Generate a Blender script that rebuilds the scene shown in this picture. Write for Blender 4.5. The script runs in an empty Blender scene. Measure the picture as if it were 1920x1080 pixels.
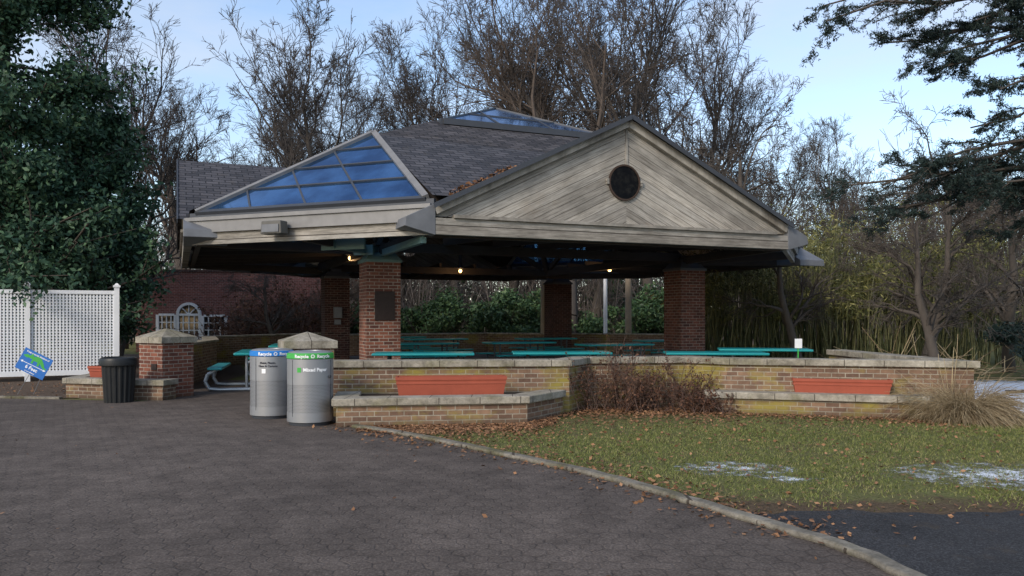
import bpy, math, random
import numpy as np
from mathutils import Vector, Matrix
random.seed(5); RNG=np.random.default_rng(11)
scene=bpy.context.scene
COL=scene.collection
F=1480.0
def W(u,d): return (u-960)/F*d
def Z(v,d): return 1.6+(595-v)/F*d
# ---------------------------------------------------------------- materials
class NT:
    def __init__(s,name):
        s.m=bpy.data.materials.new(name); s.m.use_nodes=True
        s.t=s.m.node_tree; s.t.nodes.clear()
        s.out=s.n('ShaderNodeOutputMaterial'); s.b=s.n('ShaderNodeBsdfPrincipled')
        s.l(s.b.outputs[0],s.out.inputs[0])
    def n(s,ty,**k):
        x=s.t.nodes.new(ty)
        for a,b in k.items(): setattr(x,a,b)
        return x
    def l(s,a,b): s.t.links.new(a,b)
    def put(s,sock,v):
        if hasattr(v,'is_output') or isinstance(v,bpy.types.NodeSocket): s.l(v,sock)
        else:
            if isinstance(v,(tuple,list)) and len(v)==3 and sock.type=='RGBA': v=(*v,1)
            sock.default_value=v
    def co(s,kind='Object'): return s.n('ShaderNodeTexCoord').outputs[kind]
    def pos(s): return s.n('ShaderNodeNewGeometry').outputs['Position']
    def rnd(s): return s.n('ShaderNodeNewGeometry').outputs['Random Per Island']
    def mp(s,v,sc=(1,1,1),loc=(0,0,0)):
        x=s.n('ShaderNodeMapping'); s.l(v,x.inputs[0]); x.inputs['Scale'].default_value=sc; x.inputs['Location'].default_value=loc; return x.outputs[0]
    def noise(s,v,sc,det=4,ro=.55):
        x=s.n('ShaderNodeTexNoise'); s.l(v,x.inputs['Vector']); x.inputs['Scale'].default_value=sc; x.inputs['Detail'].default_value=det; x.inputs['Roughness'].default_value=ro; return x.outputs['Fac']
    def ramp(s,f,stops):
        x=s.n('ShaderNodeValToRGB'); s.l(f,x.inputs[0]); e=x.color_ramp.elements
        while len(e)<len(stops): e.new(.5)
        for i,(p,c) in enumerate(stops):
            e[i].position=p; e[i].color=(c,c,c,1) if not isinstance(c,(tuple,list)) else (*c,1)
        return x.outputs[0]
    def mix(s,f,a,b,mode='MIX'):
        x=s.n('ShaderNodeMix',data_type='RGBA',blend_type=mode); s.put(x.inputs[0],f); s.put(x.inputs[6],a); s.put(x.inputs[7],b); return x.outputs[2]
    def math(s,op,a,b=0.0,c=0.0):
        x=s.n('ShaderNodeMath',operation=op); s.put(x.inputs[0],a); s.put(x.inputs[1],b); s.put(x.inputs[2],c); return x.outputs[0]
    def vm(s,op,a,b=None):
        x=s.n('ShaderNodeVectorMath',operation=op); s.put(x.inputs[0],a)
        if b is not None: s.put(x.inputs[1],b)
        return x.outputs['Value'] if op in('LENGTH','DOT_PRODUCT') else x.outputs[0]
    def sep(s,v):
        x=s.n('ShaderNodeSeparateXYZ'); s.l(v,x.inputs[0]); return x.outputs
    def comb(s,x0,y0,z0=0.0):
        x=s.n('ShaderNodeCombineXYZ'); s.put(x.inputs[0],x0); s.put(x.inputs[1],y0); s.put(x.inputs[2],z0); return x.outputs[0]
    def bump(s,h,st=.3,dist=.01):
        x=s.n('ShaderNodeBump'); s.l(h,x.inputs['Height']); x.inputs['Strength'].default_value=st; x.inputs['Distance'].default_value=dist; s.l(x.outputs[0],s.b.inputs['Normal'])
    def fin(s,col,rough=.8,metal=0.0,spec=.3):
        s.put(s.b.inputs['Base Color'],col); s.put(s.b.inputs['Roughness'],rough); s.put(s.b.inputs['Metallic'],metal); s.b.inputs['Specular IOR Level'].default_value=spec
        return s.m
def sc3(c,k): return tuple(x*k for x in c)
def simple(name,c,rough=.7,metal=0.0,var=.25,sc=4.0,bump=.0,spec=.3):
    t=NT(name); p=t.co('Object'); f=t.noise(p,sc,5)
    col=t.mix(f,sc3(c,1-var),sc3(c,1+var))
    if bump: t.bump(t.noise(p,sc*8,4),bump,.01)
    return t.fin(col,rough,metal,spec)
def brickmat(name,c1,c2,mort,moss=.0,rowh=.075,bw=.215,bias=0.0):
    t=NT(name); uv=t.co('UV'); b=t.n('ShaderNodeTexBrick'); t.l(uv,b.inputs['Vector'])
    b.inputs['Scale'].default_value=1; b.inputs['Brick Width'].default_value=bw; b.inputs['Row Height'].default_value=rowh
    b.inputs['Mortar Size'].default_value=.008; b.inputs['Mortar Smooth'].default_value=.15; b.inputs['Bias'].default_value=bias
    b.inputs['Color1'].default_value=(*c1,1); b.inputs['Color2'].default_value=(*c2,1); b.inputs['Mortar'].default_value=(*mort,1)
    p=t.pos(); n1=t.noise(p,1.3,5,.65); n2=t.noise(p,14,4)
    col=t.mix(t.ramp(n1,[(.42,.0),(.75,.6)]),b.outputs['Color'],sc3(c1,.5))
    col=t.mix(.45,col,t.ramp(n2,[(.3,.5),(.7,1.2)]),'MULTIPLY')
    if moss:
        m=t.ramp(t.noise(t.mp(p,(1,1,1.6),(3,1,0)),.9,5,.65),[(.52,0),(.64,.8)])
        m=t.math('MULTIPLY',m,t.math('MULTIPLY_ADD',b.outputs['Fac'],-.35,1.0))
        col=t.mix(m,col,(.26,.215,.04))
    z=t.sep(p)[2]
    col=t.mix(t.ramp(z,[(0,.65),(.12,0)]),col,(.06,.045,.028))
    t.bump(t.math('MULTIPLY_ADD',b.outputs['Fac'],-1,t.math('MULTIPLY',n2,.4)),.6,.01)
    return t.fin(col,.9)
M={}
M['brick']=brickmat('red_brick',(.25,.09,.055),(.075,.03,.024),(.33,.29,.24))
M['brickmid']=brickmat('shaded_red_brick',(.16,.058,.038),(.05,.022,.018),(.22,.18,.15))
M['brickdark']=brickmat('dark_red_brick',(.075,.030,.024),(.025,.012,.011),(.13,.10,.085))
M['bricktan']=brickmat('mossy_tan_brick',(.27,.165,.105),(.12,.07,.05),(.33,.29,.225),moss=.55)
M['brickfar']=brickmat('far_brick',(.21,.075,.06),(.12,.045,.04),(.25,.19,.17))
def wood(name,board=.145):
    t=NT(name); uv=t.co('UV'); x,y,_=t.sep(uv)
    v=t.math('DIVIDE',y,board); fl=t.math('FLOOR',v); fr=t.math('FRACT',v)
    wn=t.n('ShaderNodeTexWhiteNoise',noise_dimensions='1D'); t.l(fl,wn.inputs['W'])
    g=t.noise(t.comb(t.math('MULTIPLY_ADD',wn.outputs[0],9,t.math('MULTIPLY',x,1.2)),t.math('MULTIPLY',y,26)),1.6,6,.7)
    big=t.noise(t.pos(),.9,5,.65)
    c=t.ramp(g,[(.28,(.12,.11,.10)),(.42,(.29,.27,.235)),(.58,(.44,.415,.37)),(.8,(.56,.535,.49))])
    c=t.mix(.9,c,t.ramp(wn.outputs[0],[(0,(.60,.58,.56)),(.5,(.86,.86,.86)),(1,(1.1,1.07,1.03))]),'MULTIPLY')
    c=t.mix(.7,c,t.ramp(big,[(.32,.55),(.62,1.12)]),'MULTIPLY')
    c=t.mix(t.ramp(t.noise(t.pos(),1.7,4),[(.57,0),(.75,.25)]),c,(.26,.19,.12))
    line=t.math('LESS_THAN',fr,.055)
    c=t.mix(line,c,(.05,.042,.035))
    t.bump(t.math('MULTIPLY_ADD',line,-1,t.math('MULTIPLY',g,.5)),.5,.01)
    return t.fin(c,.85)
M['wood']=wood('weathered_timber')
def slate():
    t=NT('slate_shingle'); uv=t.co('UV'); b=t.n('ShaderNodeTexBrick'); t.l(uv,b.inputs['Vector'])
    RH=.19
    b.inputs['Scale'].default_value=1; b.inputs['Brick Width'].default_value=.3; b.inputs['Row Height'].default_value=RH
    b.inputs['Mortar Size'].default_value=.012; b.inputs['Mortar Smooth'].default_value=.2
    b.inputs['Color1'].default_value=(.080,.074,.078,1); b.inputs['Color2'].default_value=(.030,.028,.031,1); b.inputs['Mortar'].default_value=(.006,.006,.007,1)
    y=t.sep(uv)[1]; fr=t.math('FRACT',t.math('DIVIDE',y,RH))
    n=t.noise(t.pos(),1.5,5); c=t.mix(.6,b.outputs['Color'],t.ramp(n,[(.3,.6),(.7,1.35)]),'MULTIPLY')
    c=t.mix(t.ramp(t.noise(t.pos(),5,4),[(.55,0),(.75,.35)]),c,(.09,.07,.05))
    c=t.mix(t.ramp(fr,[(.0,.95),(.2,0)]),c,(.006,.006,.007))
    t.bump(t.math('MULTIPLY_ADD',fr,-1,t.math('MULTIPLY',b.outputs['Fac'],-.4)),1,.04)
    return t.fin(c,.75,0,.3)
M['slate']=slate()
def stone(name,k=1.0,moss=.5,joint=.61):
    t=NT(name); uv=t.co('UV'); x=t.sep(uv)[0]
    fr=t.math('FRACT',t.math('DIVIDE',x,joint)); ln=t.math('LESS_THAN',fr,.02)
    p=t.pos(); n=t.noise(p,3,6,.65)
    c=t.ramp(n,[(.3,sc3((.14,.125,.095),k)),(.5,sc3((.29,.26,.21),k)),(.7,sc3((.40,.365,.30),k))])
    c=t.mix(t.ramp(t.noise(p,1.7,5,.65),[(.5,0),(.66,moss)]),c,sc3((.14,.13,.055),k))
    c=t.mix(.5,c,t.ramp(t.noise(p,22,4,.7),[(.35,.45),(.6,1.1)]),'MULTIPLY')
    c=t.mix(ln,c,(.05,.04,.03)); t.bump(t.noise(p,40,4),.45,.012)
    return t.fin(c,.9)
M['stone']=stone('cast_stone_coping'); M['kerb']=stone('mossy_kerb_stone',.62,.8,1.5)
M['metal']=simple('grey_sheet_metal',(.14,.145,.155),.55,.15,.4,3)
M['metaldark']=simple('dark_metal_frame',(.06,.065,.075),.5,.3,.2,3)
M['floodm']=simple('dull_floodlight_metal',(.10,.095,.085),.6,.1,.3,5)
M['frame']=simple('grey_aluminium_frame',(.20,.195,.19),.5,.2,.3,4)
M['steel']=simple('green_grey_painted_steel',(.13,.22,.215),.5,.1,.25,5)
M['dark']=simple('dark_stained_timber',(.042,.034,.029),.8,0,.3,5)
M['teal']=simple('turquoise_plastic_coating',(.006,.22,.23),.38,0,.15,3,spec=.5)
M['leg']=simple('galvanised_tube',(.33,.35,.37),.4,.6,.1,5)
M['legdark']=simple('dull_steel_tube',(.06,.065,.07),.6,.3,.2,5)
M['white']=simple('white_paint',(.68,.69,.70),.6,0,.1,2)
M['black']=simple('black_plastic',(.014,.015,.016),.45,0,.3,6)
M['terra']=simple('terracotta_plastic',(.29,.068,.038),.65,0,.25,5,.15)
M['soil']=simple('mulch_soil',(.045,.03,.02),.95,0,.5,12,.8)
M['blue']=simple('blue_band',(.015,.17,.50),.4,0,.05,3)
M['green']=simple('green_band',(.05,.34,.06),.4,0,.05,3)
M['ltext']=simple('white_lettering',(.8,.8,.8),.6,0,.02,3)
M['dtext']=simple('dark_lettering',(.03,.03,.04),.6,0,.02,3)
M['plaque']=simple('bronze_plaque',(.035,.022,.018),.5,.3,.4,20,.3)
M['silver']=simple('silver_painted_steel',(.29,.295,.305),.42,.5,.15,3)
M['signblue']=simple('sign_blue',(.02,.13,.42),.5,0,.04,3)
M['concrete']=simple('concrete_floor',(.13,.12,.11),.85,0,.25,2,.2)
M['pole']=simple('tan_pole',(.30,.24,.17),.85,0,.2,3)
M['ringwood']=simple('dark_window_rim',(.05,.032,.023),.75,0,.3,6)
def bark(name,c):
    t=NT(name); p=t.pos(); n=t.noise(t.mp(p,(1,1,.25)),9,5)
    return t.fin(t.mix(n,sc3(c,.55),sc3(c,1.5)),.95)
M['bark']=bark('tree_bark',(.075,.063,.053)); M['twig']=bark('grey_twig',(.066,.057,.052)); M['barkwarm']=bark('warm_bark',(.08,.063,.052))
M['twigred']=bark('brown_twig',(.11,.07,.055)); M['twigfar']=bark('distant_twig',(.135,.113,.10))
def leafm(name,stops,rough=.6,trans=.0):
    t=NT(name); r=t.rnd(); n=t.noise(t.pos(),1.1,3)
    f=t.math('ADD',t.math('MULTIPLY',r,.6),t.math('MULTIPLY',n,.4))
    return t.fin(t.ramp(f,stops),rough,0,.25)
M['holly']=leafm('evergreen_leaf',[(.15,(.014,.036,.022)),(.5,(.032,.076,.042)),(.85,(.08,.14,.07))],.55)
M['rhodo']=leafm('shrub_leaf',[(.2,(.02,.045,.02)),(.6,(.05,.10,.04)),(.85,(.12,.17,.07))],.5)
M['bamboo']=leafm('bamboo_leaf',[(.15,(.035,.046,.016)),(.5,(.11,.115,.036)),(.85,(.28,.26,.095))],.6)
M['culm']=leafm('bamboo_culm',[(.2,(.035,.047,.018)),(.8,(.17,.165,.075))],.5)
M['needle']=leafm('cedar_needle',[(.2,(.008,.018,.017)),(.6,(.018,.034,.030)),(.9,(.045,.068,.06))],.7)
M['dead']=leafm('dead_leaf',[(.1,(.06,.03,.016)),(.5,(.19,.095,.048)),(.9,(.36,.20,.105))],.8)
M['redleaf']=leafm('bronze_leaf',[(.1,(.03,.018,.012)),(.5,(.09,.04,.025)),(.9,(.17,.09,.05))],.7)
M['straw']=leafm('dry_straw',[(.1,(.13,.09,.05)),(.5,(.27,.205,.12)),(.9,(.42,.34,.21))],.85)
M['blade']=leafm('grass_blade',[(.15,(.05,.07,.016)),(.42,(.11,.135,.03)),(.66,(.19,.195,.06)),(.9,(.31,.25,.13))],.7)
def glass():
    t=NT('blue_tinted_glazing'); tr=t.n('ShaderNodeBsdfTransparent'); tr.inputs[0].default_value=(.10,.24,.48,1)
    n=t.noise(t.pos(),.9,5,.6)
    col=t.ramp(n,[(.38,(.055,.15,.34)),(.6,(.13,.32,.64))])
    t.l(col,t.b.inputs['Base Color']); t.b.inputs['Metallic'].default_value=.85; t.b.inputs['Roughness'].default_value=.05
    bp=t.n('ShaderNodeBump'); t.l(n,bp.inputs['Height']); bp.inputs['Strength'].default_value=.25; t.l(bp.outputs[0],t.b.inputs['Normal'])
    mx=t.n('ShaderNodeMixShader'); mx.inputs[0].default_value=.7; t.l(tr.outputs[0],mx.inputs[1]); t.l(t.b.outputs[0],mx.inputs[2]); t.l(mx.outputs[0],t.out.inputs[0]); return t.m
M['glass']=glass()
def cglass():
    t=NT('clear_glass_pane'); tr=t.n('ShaderNodeBsdfTransparent'); t.b.inputs['Roughness'].default_value=.05; t.b.inputs['Base Color'].default_value=(.1,.1,.1,1)
    mx=t.n('ShaderNodeMixShader'); mx.inputs[0].default_value=.12; t.l(tr.outputs[0],mx.inputs[1]); t.l(t.b.outputs[0],mx.inputs[2]); t.l(mx.outputs[0],t.out.inputs[0]); return t.m
M['cglass']=cglass()
t=NT('dark_window_glass'); M['dglass']=t.fin((.012,.014,.018),.06,0,.6)
t=NT('interior_shade_pane'); M['rglass']=t.fin(t.ramp(t.noise(t.pos(),9,5,.7),[(.45,(.003,.003,.004)),(.75,(.02,.019,.017))]),.3,0,.15)  # pane coloured near black to stand in for the unlit roof space behind
def emis(name,c,s):
    t=NT(name); t.b.inputs['Emission Color'].default_value=(*c,1); t.b.inputs['Emission Strength'].default_value=s; return t.fin(c,.5)
M['bulb']=emis('lit_bulb',(1,.55,.2),6)
def perf():
    t=NT('perforated_silver_steel'); uv=t.co('UV'); x,y,_=t.sep(uv)
    a=t.math('DIVIDE',x,.020); b=t.math('DIVIDE',y,.020)
    row=t.math('MODULO',t.math('FLOOR',b),2.0)
    fx=t.math('SUBTRACT',t.math('FRACT',t.math('MULTIPLY_ADD',row,.5,a)),.5); fy=t.math('SUBTRACT',t.math('FRACT',b),.5)
    r=t.vm('LENGTH',t.comb(fx,fy)); hole=t.math('LESS_THAN',r,.25)
    return t.fin(t.mix(hole,(.29,.295,.305),(.07,.07,.075)),.42,.5,.3)
M['perf']=perf()
def hexpave():
    t=NT('hexagonal_block_paving'); p=t.pos(); x,y,_=t.sep(p)
    HS=.16
    q=t.comb(t.math('DIVIDE',t.math('ADD',x,200),HS),t.math('DIVIDE',t.math('ADD',y,200),HS))
    nz=t.n('ShaderNodeTexNoise'); t.l(p,nz.inputs[0]); nz.inputs['Scale'].default_value=8; nz.inputs['Detail'].default_value=5
    q=t.vm('ADD',q,t.vm('MULTIPLY',t.vm('SUBTRACT',nz.outputs['Color'],(.5,.5,.5)),(.55,.55,0)))
    S=(1.0,1.7320508,1.0); H=(.5,.8660254,0)
    a=t.vm('SUBTRACT',t.vm('MODULO',q,S),H); b=t.vm('SUBTRACT',t.vm('MODULO',t.vm('ADD',q,H),S),H)
    flat=(1,1,0); a=t.vm('MULTIPLY',a,flat); b=t.vm('MULTIPLY',b,flat)
    la=t.vm('LENGTH',a); lb=t.vm('LENGTH',b); sel=t.math('LESS_THAN',la,lb)
    mx=t.n('ShaderNodeMix',data_type='VECTOR'); t.l(sel,mx.inputs[0]); t.l(b,mx.inputs[4]); t.l(a,mx.inputs[5]); g=mx.outputs[1]
    idv=t.vm('SUBTRACT',q,g)
    ab=t.vm('ABSOLUTE',g); ax,ay,_=t.sep(ab)
    d=t.math('MAXIMUM',ax,t.math('ADD',t.math('MULTIPLY',ax,.5),t.math('MULTIPLY',ay,.8660254)))
    edge=t.ramp(d,[(.43,0),(.49,1)])
    wn=t.n('ShaderNodeTexWhiteNoise',noise_dimensions='3D'); t.l(t.vm('SNAP',idv,(.4,.4,1.0)),wn.inputs[0])
    big=t.noise(p,.3,5,.6); fine=t.noise(p,55,3,.75); mid=t.noise(p,2.2,6,.7)
    c=t.ramp(fine,[(.25,(.050,.040,.034)),(.5,(.108,.087,.074)),(.75,(.20,.168,.145))])
    c=t.mix(.35,c,t.ramp(wn.outputs[0],[(0,.72),(1,1.15)]),'MULTIPLY')
    c=t.mix(.8,c,t.ramp(big,[(.3,.6),(.7,1.2)]),'MULTIPLY')
    c=t.mix(.8,c,t.ramp(mid,[(.3,.6),(.7,1.25)]),'MULTIPLY')
    c=t.mix(t.math('MULTIPLY',edge,t.ramp(mid,[(.35,.55),(.6,.15)])),c,(.03,.023,.019))
    t.bump(t.math('ADD',t.math('MULTIPLY',edge,-.6),t.math('ADD',t.math('MULTIPLY',fine,.8),mid)),.6,.012)
    return t.fin(c,.9,0,.2)
M['pave']=hexpave()
SNOW=[(2.35,8.35,.7,.45,1),(2.75,7.8,.4,.2,1),(5.0,8.0,1.3,.75,1),(5.6,7.4,1.0,.5,1),(11.6,15.4,5.0,5.0,6)]
def ground():
    t=NT('winter_lawn'); p=t.pos(); x,y,_=t.sep(p)
    n=t.noise(p,2.2,6,.65); f=t.noise(p,30,4,.7)
    g=t.ramp(f,[(.25,(.06,.065,.024)),(.5,(.115,.118,.042)),(.75,(.19,.175,.08))])
    d=t.ramp(f,[(.25,(.04,.027,.019)),(.5,(.085,.056,.038)),(.75,(.16,.105,.068))])
    near=t.ramp(t.math('ADD',t.math('MULTIPLY_ADD',y,.1,t.math('MULTIPLY',x,-.035)),t.math('MULTIPLY',n,.16)),[(1.06,0),(1.2,1)])
    dirt=t.math('MAXIMUM',t.ramp(n,[(.5,0),(.68,.75)]),near)
    low=t.ramp(t.math('SUBTRACT',t.math('MULTIPLY_ADD',n,1.6,6.35),y),[(.0,0),(.4,.9)])
    dirt=t.math('MAXIMUM',dirt,low)
    c=t.mix(dirt,g,d)
    m=None
    nn=t.noise(p,4.2,8,.9)
    for cx,cy,a,b,k in SNOW:
        e=t.math('MULTIPLY',t.math('SUBTRACT',1.0,t.vm('LENGTH',t.comb(t.math('DIVIDE',t.math('SUBTRACT',x,cx),a),t.math('DIVIDE',t.math('SUBTRACT',y,cy),b)))),float(k))
        m=e if m is None else t.math('MAXIMUM',m,e)
    m=t.math('MINIMUM',t.math('MAXIMUM',m,-.35),2.0)
    sm=t.ramp(t.math('MULTIPLY_ADD',m,.12,nn),[(.54,0),(.61,1)])
    sm=t.math('MULTIPLY',sm,t.ramp(m,[(0,0),(.12,1)]))
    c=t.mix(sm,c,(.66,.70,.76))
    t.bump(t.math('ADD',f,sm),.7,.03)
    return t.fin(c,.95,0,.15)
M['ground']=ground()
def asph():
    t=NT('rough_dark_asphalt'); p=t.pos(); f=t.noise(p,70,3,.8); m=t.noise(p,1.4,6,.7)
    c=t.ramp(f,[(.3,(.014,.014,.015)),(.5,(.034,.034,.036)),(.72,(.10,.10,.105))])
    c=t.mix(.8,c,t.ramp(m,[(.3,.6),(.7,1.3)]),'MULTIPLY')
    c=t.mix(t.ramp(t.noise(p,3.2,6,.75),[(.55,0),(.72,.7)]),c,(.065,.05,.036))
    t.bump(f,.8,.012); return t.fin(c,.9,0,.2)
M['asphalt']=asph()
M['mulch']=simple('mulch_bed',(.085,.058,.04),.95,0,.6,14,.9)
# ---------------------------------------------------------------- mesh helpers
class MB:
    def __init__(s): s.V=[]; s.F=[]
    def add(s,V,Fc):
        o=len(s.V); s.V+= [tuple(v) for v in V]; s.F+=[tuple(i+o for i in f) for f in Fc]; return s
    def box(s,c,sz,rz=0,top=1.0):
        x,y,z=sz[0]/2,sz[1]/2,sz[2]/2; V=[]
        for k in (-1,1):
            q=top if k>0 else 1
            for a,b in((-1,-1),(1,-1),(1,1),(-1,1)):
                px,py=a*x*q,b*y*q
                V.append((c[0]+px*math.cos(rz)-py*math.sin(rz),c[1]+px*math.sin(rz)+py*math.cos(rz),c[2]+k*z))
        return s.add(V,[(3,2,1,0),(4,5,6,7),(0,1,5,4),(1,2,6,5),(2,3,7,6),(3,0,4,7)])
    def beam(s,p0,p1,w,h,up=(0,0,1)):
        p0=Vector(p0);p1=Vector(p1);d=(p1-p0).normalized();sd=d.cross(Vector(up)).normalized();u=sd.cross(d)
        V=[]
        for p in(p0,p1):
            for a,b in((-1,-1),(1,-1),(1,1),(-1,1)): V.append(p+sd*a*w/2+u*b*h/2)
        return s.add(V,[(0,1,2,3),(7,6,5,4),(0,4,5,1),(1,5,6,2),(2,6,7,3),(3,7,4,0)])
    def ribbon(s,pts,w,z0,z1,closed=False):
        n=len(pts); P=[Vector((p[0],p[1])) for p in pts]; L=[];R=[]
        for i in range(n):
            a=P[i-1] if (i>0 or closed) else None; b=P[(i+1)%n] if (i<n-1 or closed) else None
            d1=(P[i]-a).normalized() if a is not None else (b-P[i]).normalized()
            d2=(b-P[i]).normalized() if b is not None else d1
            n1=Vector((-d1.y,d1.x)); n2=Vector((-d2.y,d2.x)); m=(n1+n2).normalized(); k=w/2/max(.3,m.dot(n1))
            L.append(P[i]+m*k); R.append(P[i]-m*k)
        V=[];
        for z in(z0,z1):
            V+=[(*q,z) for q in L]; V+=[(*q,z) for q in R]
        Fc=[]
        m=n if closed else n-1
        for i in range(m):
            j=(i+1)%n
            Fc+=[(2*n+i,3*n+i,3*n+j,2*n+j),(i,j,n+j,n+i),(i,2*n+i,2*n+j,j),(n+i,n+j,3*n+j,3*n+i)]
        if not closed: Fc+=[(0,n,3*n,2*n),(n-1,3*n-1,4*n-1,2*n-1)]
        return s.add(V,Fc)
    def lathe(s,c,prof,n=32,cap=True):
        V=[];Fc=[]
        for r,z in prof:
            for i in range(n):
                a=2*math.pi*i/n; V.append((c[0]+r*math.cos(a),c[1]+r*math.sin(a),c[2]+z))
        for k in range(len(prof)-1):
            for i in range(n):
                j=(i+1)%n; Fc.append((k*n+i,k*n+j,(k+1)*n+j,(k+1)*n+i))
        if cap: Fc+= [tuple(reversed(range(n))),tuple(range((len(prof)-1)*n,len(prof)*n))]
        return s.add(V,Fc)
    def tube(s,p0,p1,r0,r1=None,n=8):
        r1=r0 if r1 is None else r1
        p0=Vector(p0);p1=Vector(p1);d=(p1-p0).normalized();a=d.orthogonal().normalized();b=d.cross(a);V=[]
        for p,r in((p0,r0),(p1,r1)):
            for i in range(n):
                t=2*math.pi*i/n; V.append(p+a*math.cos(t)*r+b*math.sin(t)*r)
        Fc=[(i,(i+1)%n,n+(i+1)%n,n+i) for i in range(n)]+[tuple(reversed(range(n))),tuple(range(n,2*n))]
        return s.add(V,Fc)
    def poly(s,V): return s.add(V,[tuple(range(len(V)))])
    def slab(s,V,t):
        n=len(V); V2=[(v[0],v[1],v[2]-t) for v in V]
        return s.add(list(V)+V2,[tuple(range(n)),tuple(reversed(range(n,2*n)))]+[(i,n+i,n+(i+1)%n,(i+1)%n) for i in range(n)])
def obj(name,mb,mat,parent=None,uvf=None,smooth=False,bevel=0,cyl=None,recalc=True):
    me=bpy.data.meshes.new(name); me.from_pydata(mb.V,[],mb.F)
    if recalc:
        import bmesh
        bm=bmesh.new(); bm.from_mesh(me); bmesh.ops.recalc_face_normals(bm,faces=bm.faces); bm.to_mesh(me); bm.free()
    uv=me.uv_layers.new(name='UVMap')
    for p in me.polygons:
        n=p.normal
        if abs(n.z)>.95: t=Vector((1,0,0));b=Vector((0,1,0))
        else:
            t=Vector((0,0,1)).cross(n).normalized(); b=n.cross(t)
            if b.z<0: t=-t; b=-b
        for li in p.loop_indices:
            co=me.vertices[me.loops[li].vertex_index].co
            if uvf: uv.data[li].uv=uvf(co,n)
            elif cyl:
                uv.data[li].uv=(math.atan2(co.y-cyl[1],co.x-cyl[0])*cyl[2],co.z)
            else: uv.data[li].uv=(co.dot(t),co.dot(b))
    if smooth:
        for p in me.polygons: p.use_smooth=True
        me.set_sharp_from_angle(angle=.6)
    me.materials.append(mat)
    o=bpy.data.objects.new(name,me); COL.objects.link(o)
    if parent: o.parent=parent
    if bevel:
        m=o.modifiers.new('b','BEVEL'); m.width=bevel; m.segments=2; m.limit_method='ANGLE'
    return o
def tag(o,label=None,cat=None,group=None,kind=None):
    if label:o['label']=label
    if cat:o['category']=cat
    if group:o['group']=group
    if kind:o['kind']=kind
    return o
def empty(name,loc,rz=0,label=None,cat=None,group=None,scale=1):
    e=bpy.data.objects.new(name,None); COL.objects.link(e); e.location=loc; e.rotation_euler=(0,0,rz); e.scale=(scale,)*3; e.empty_display_size=.2
    return tag(e,label,cat,group)
def copytree(e,loc,rz,scale=None,label=None):
    n=e.copy(); COL.objects.link(n); n.location=loc; n.rotation_euler=(0,0,rz)
    if scale: n.scale=scale if isinstance(scale,tuple) else (scale,)*3
    if label: n['label']=label
    def rec(src,dst):
        for c in src.children:
            k=c.copy(); k.parent=dst; COL.objects.link(k); rec(c,k)
    rec(e,n); return n
def npmesh(name,V,nper,mat,parent=None):
    V=np.asarray(V,dtype=np.float32).reshape(-1,3); nv=len(V); nf=nv//nper
    me=bpy.data.meshes.new(name); me.vertices.add(nv); me.vertices.foreach_set('co',V.ravel())
    me.loops.add(nv); me.loops.foreach_set('vertex_index',np.arange(nv,dtype=np.int32))
    me.polygons.add(nf); me.polygons.foreach_set('loop_start',np.arange(0,nv,nper,dtype=np.int32))
    me.update(calc_edges=True); me.materials.append(mat)
    o=bpy.data.objects.new(name,me); COL.objects.link(o)
    if parent:o.parent=parent
    return o
def nrm(a): return a/np.maximum(np.linalg.norm(a,axis=-1,keepdims=True),1e-9)
def leaves(C,size,asp=.5,flat=0.0,drop=0.0):
    n=len(C); a=nrm(RNG.normal(size=(n,3))*np.array([1,1,1-flat])+np.array([0,0,-drop])); b=nrm(np.cross(a,RNG.normal(size=(n,3))*np.array([1-flat,1-flat,1])))
    s=(size*RNG.uniform(.6,1.4,(n,1)))
    a=a*s/2; b=b*s*asp/2
    return np.stack([C-a,C+b,C+a,C-b],1)
def segs_mesh(name,P0,P1,R0,R1,mat,parent=None,k=4):
    d=nrm(P1-P0); ref=np.where(np.abs(d[:,2:3])>.8,np.array([[1.,0,0]]),np.array([[0,0,1.]]))
    a=nrm(np.cross(d,ref)); b=np.cross(d,a); n=len(P0)
    ang=np.arange(k)*2*math.pi/k
    ring=a[:,None,:]*np.cos(ang)[None,:,None]+b[:,None,:]*np.sin(ang)[None,:,None]
    A=P0[:,None,:]+ring*R0[:,None,None]; B=P1[:,None,:]+ring*R1[:,None,None]
    V=np.concatenate([A,B],1).reshape(-1,3)
    i=np.arange(k); j=(i+1)%k
    f=np.stack([i,j,j+k,i+k],1)
    Fc=(f[None]+(np.arange(n)*2*k)[:,None,None]).reshape(-1)
    me=bpy.data.meshes.new(name); me.vertices.add(len(V)); me.vertices.foreach_set('co',V.astype(np.float32).ravel())
    me.loops.add(len(Fc)); me.loops.foreach_set('vertex_index',Fc.astype(np.int32))
    me.polygons.add(len(Fc)//4); me.polygons.foreach_set('loop_start',np.arange(0,len(Fc),4,dtype=np.int32))
    me.update(calc_edges=True); me.materials.append(mat)
    o=bpy.data.objects.new(name,me); COL.objects.link(o)
    if parent:o.parent=parent
    return o
def grow(S,D,L,R,nseg,wob,up,taper=.65):
    P=[S];Rs=[R];D=nrm(D);Ds=[D]
    for i in range(nseg):
        D=nrm(D+RNG.normal(size=D.shape)*wob+np.array([0,0,up])); P.append(P[-1]+D*(L/nseg)[:,None]); Rs.append(R*(1-taper*(i+1)/nseg)); Ds.append(D)
    P=np.stack(P,1);Rs=np.stack(Rs,1);Ds=np.stack(Ds,1)
    return P,Rs,Ds
def tosegs(g): 
    P,R,D=g; return P[:,:-1].reshape(-1,3),P[:,1:].reshape(-1,3),R[:,:-1].reshape(-1),R[:,1:].reshape(-1)
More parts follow.
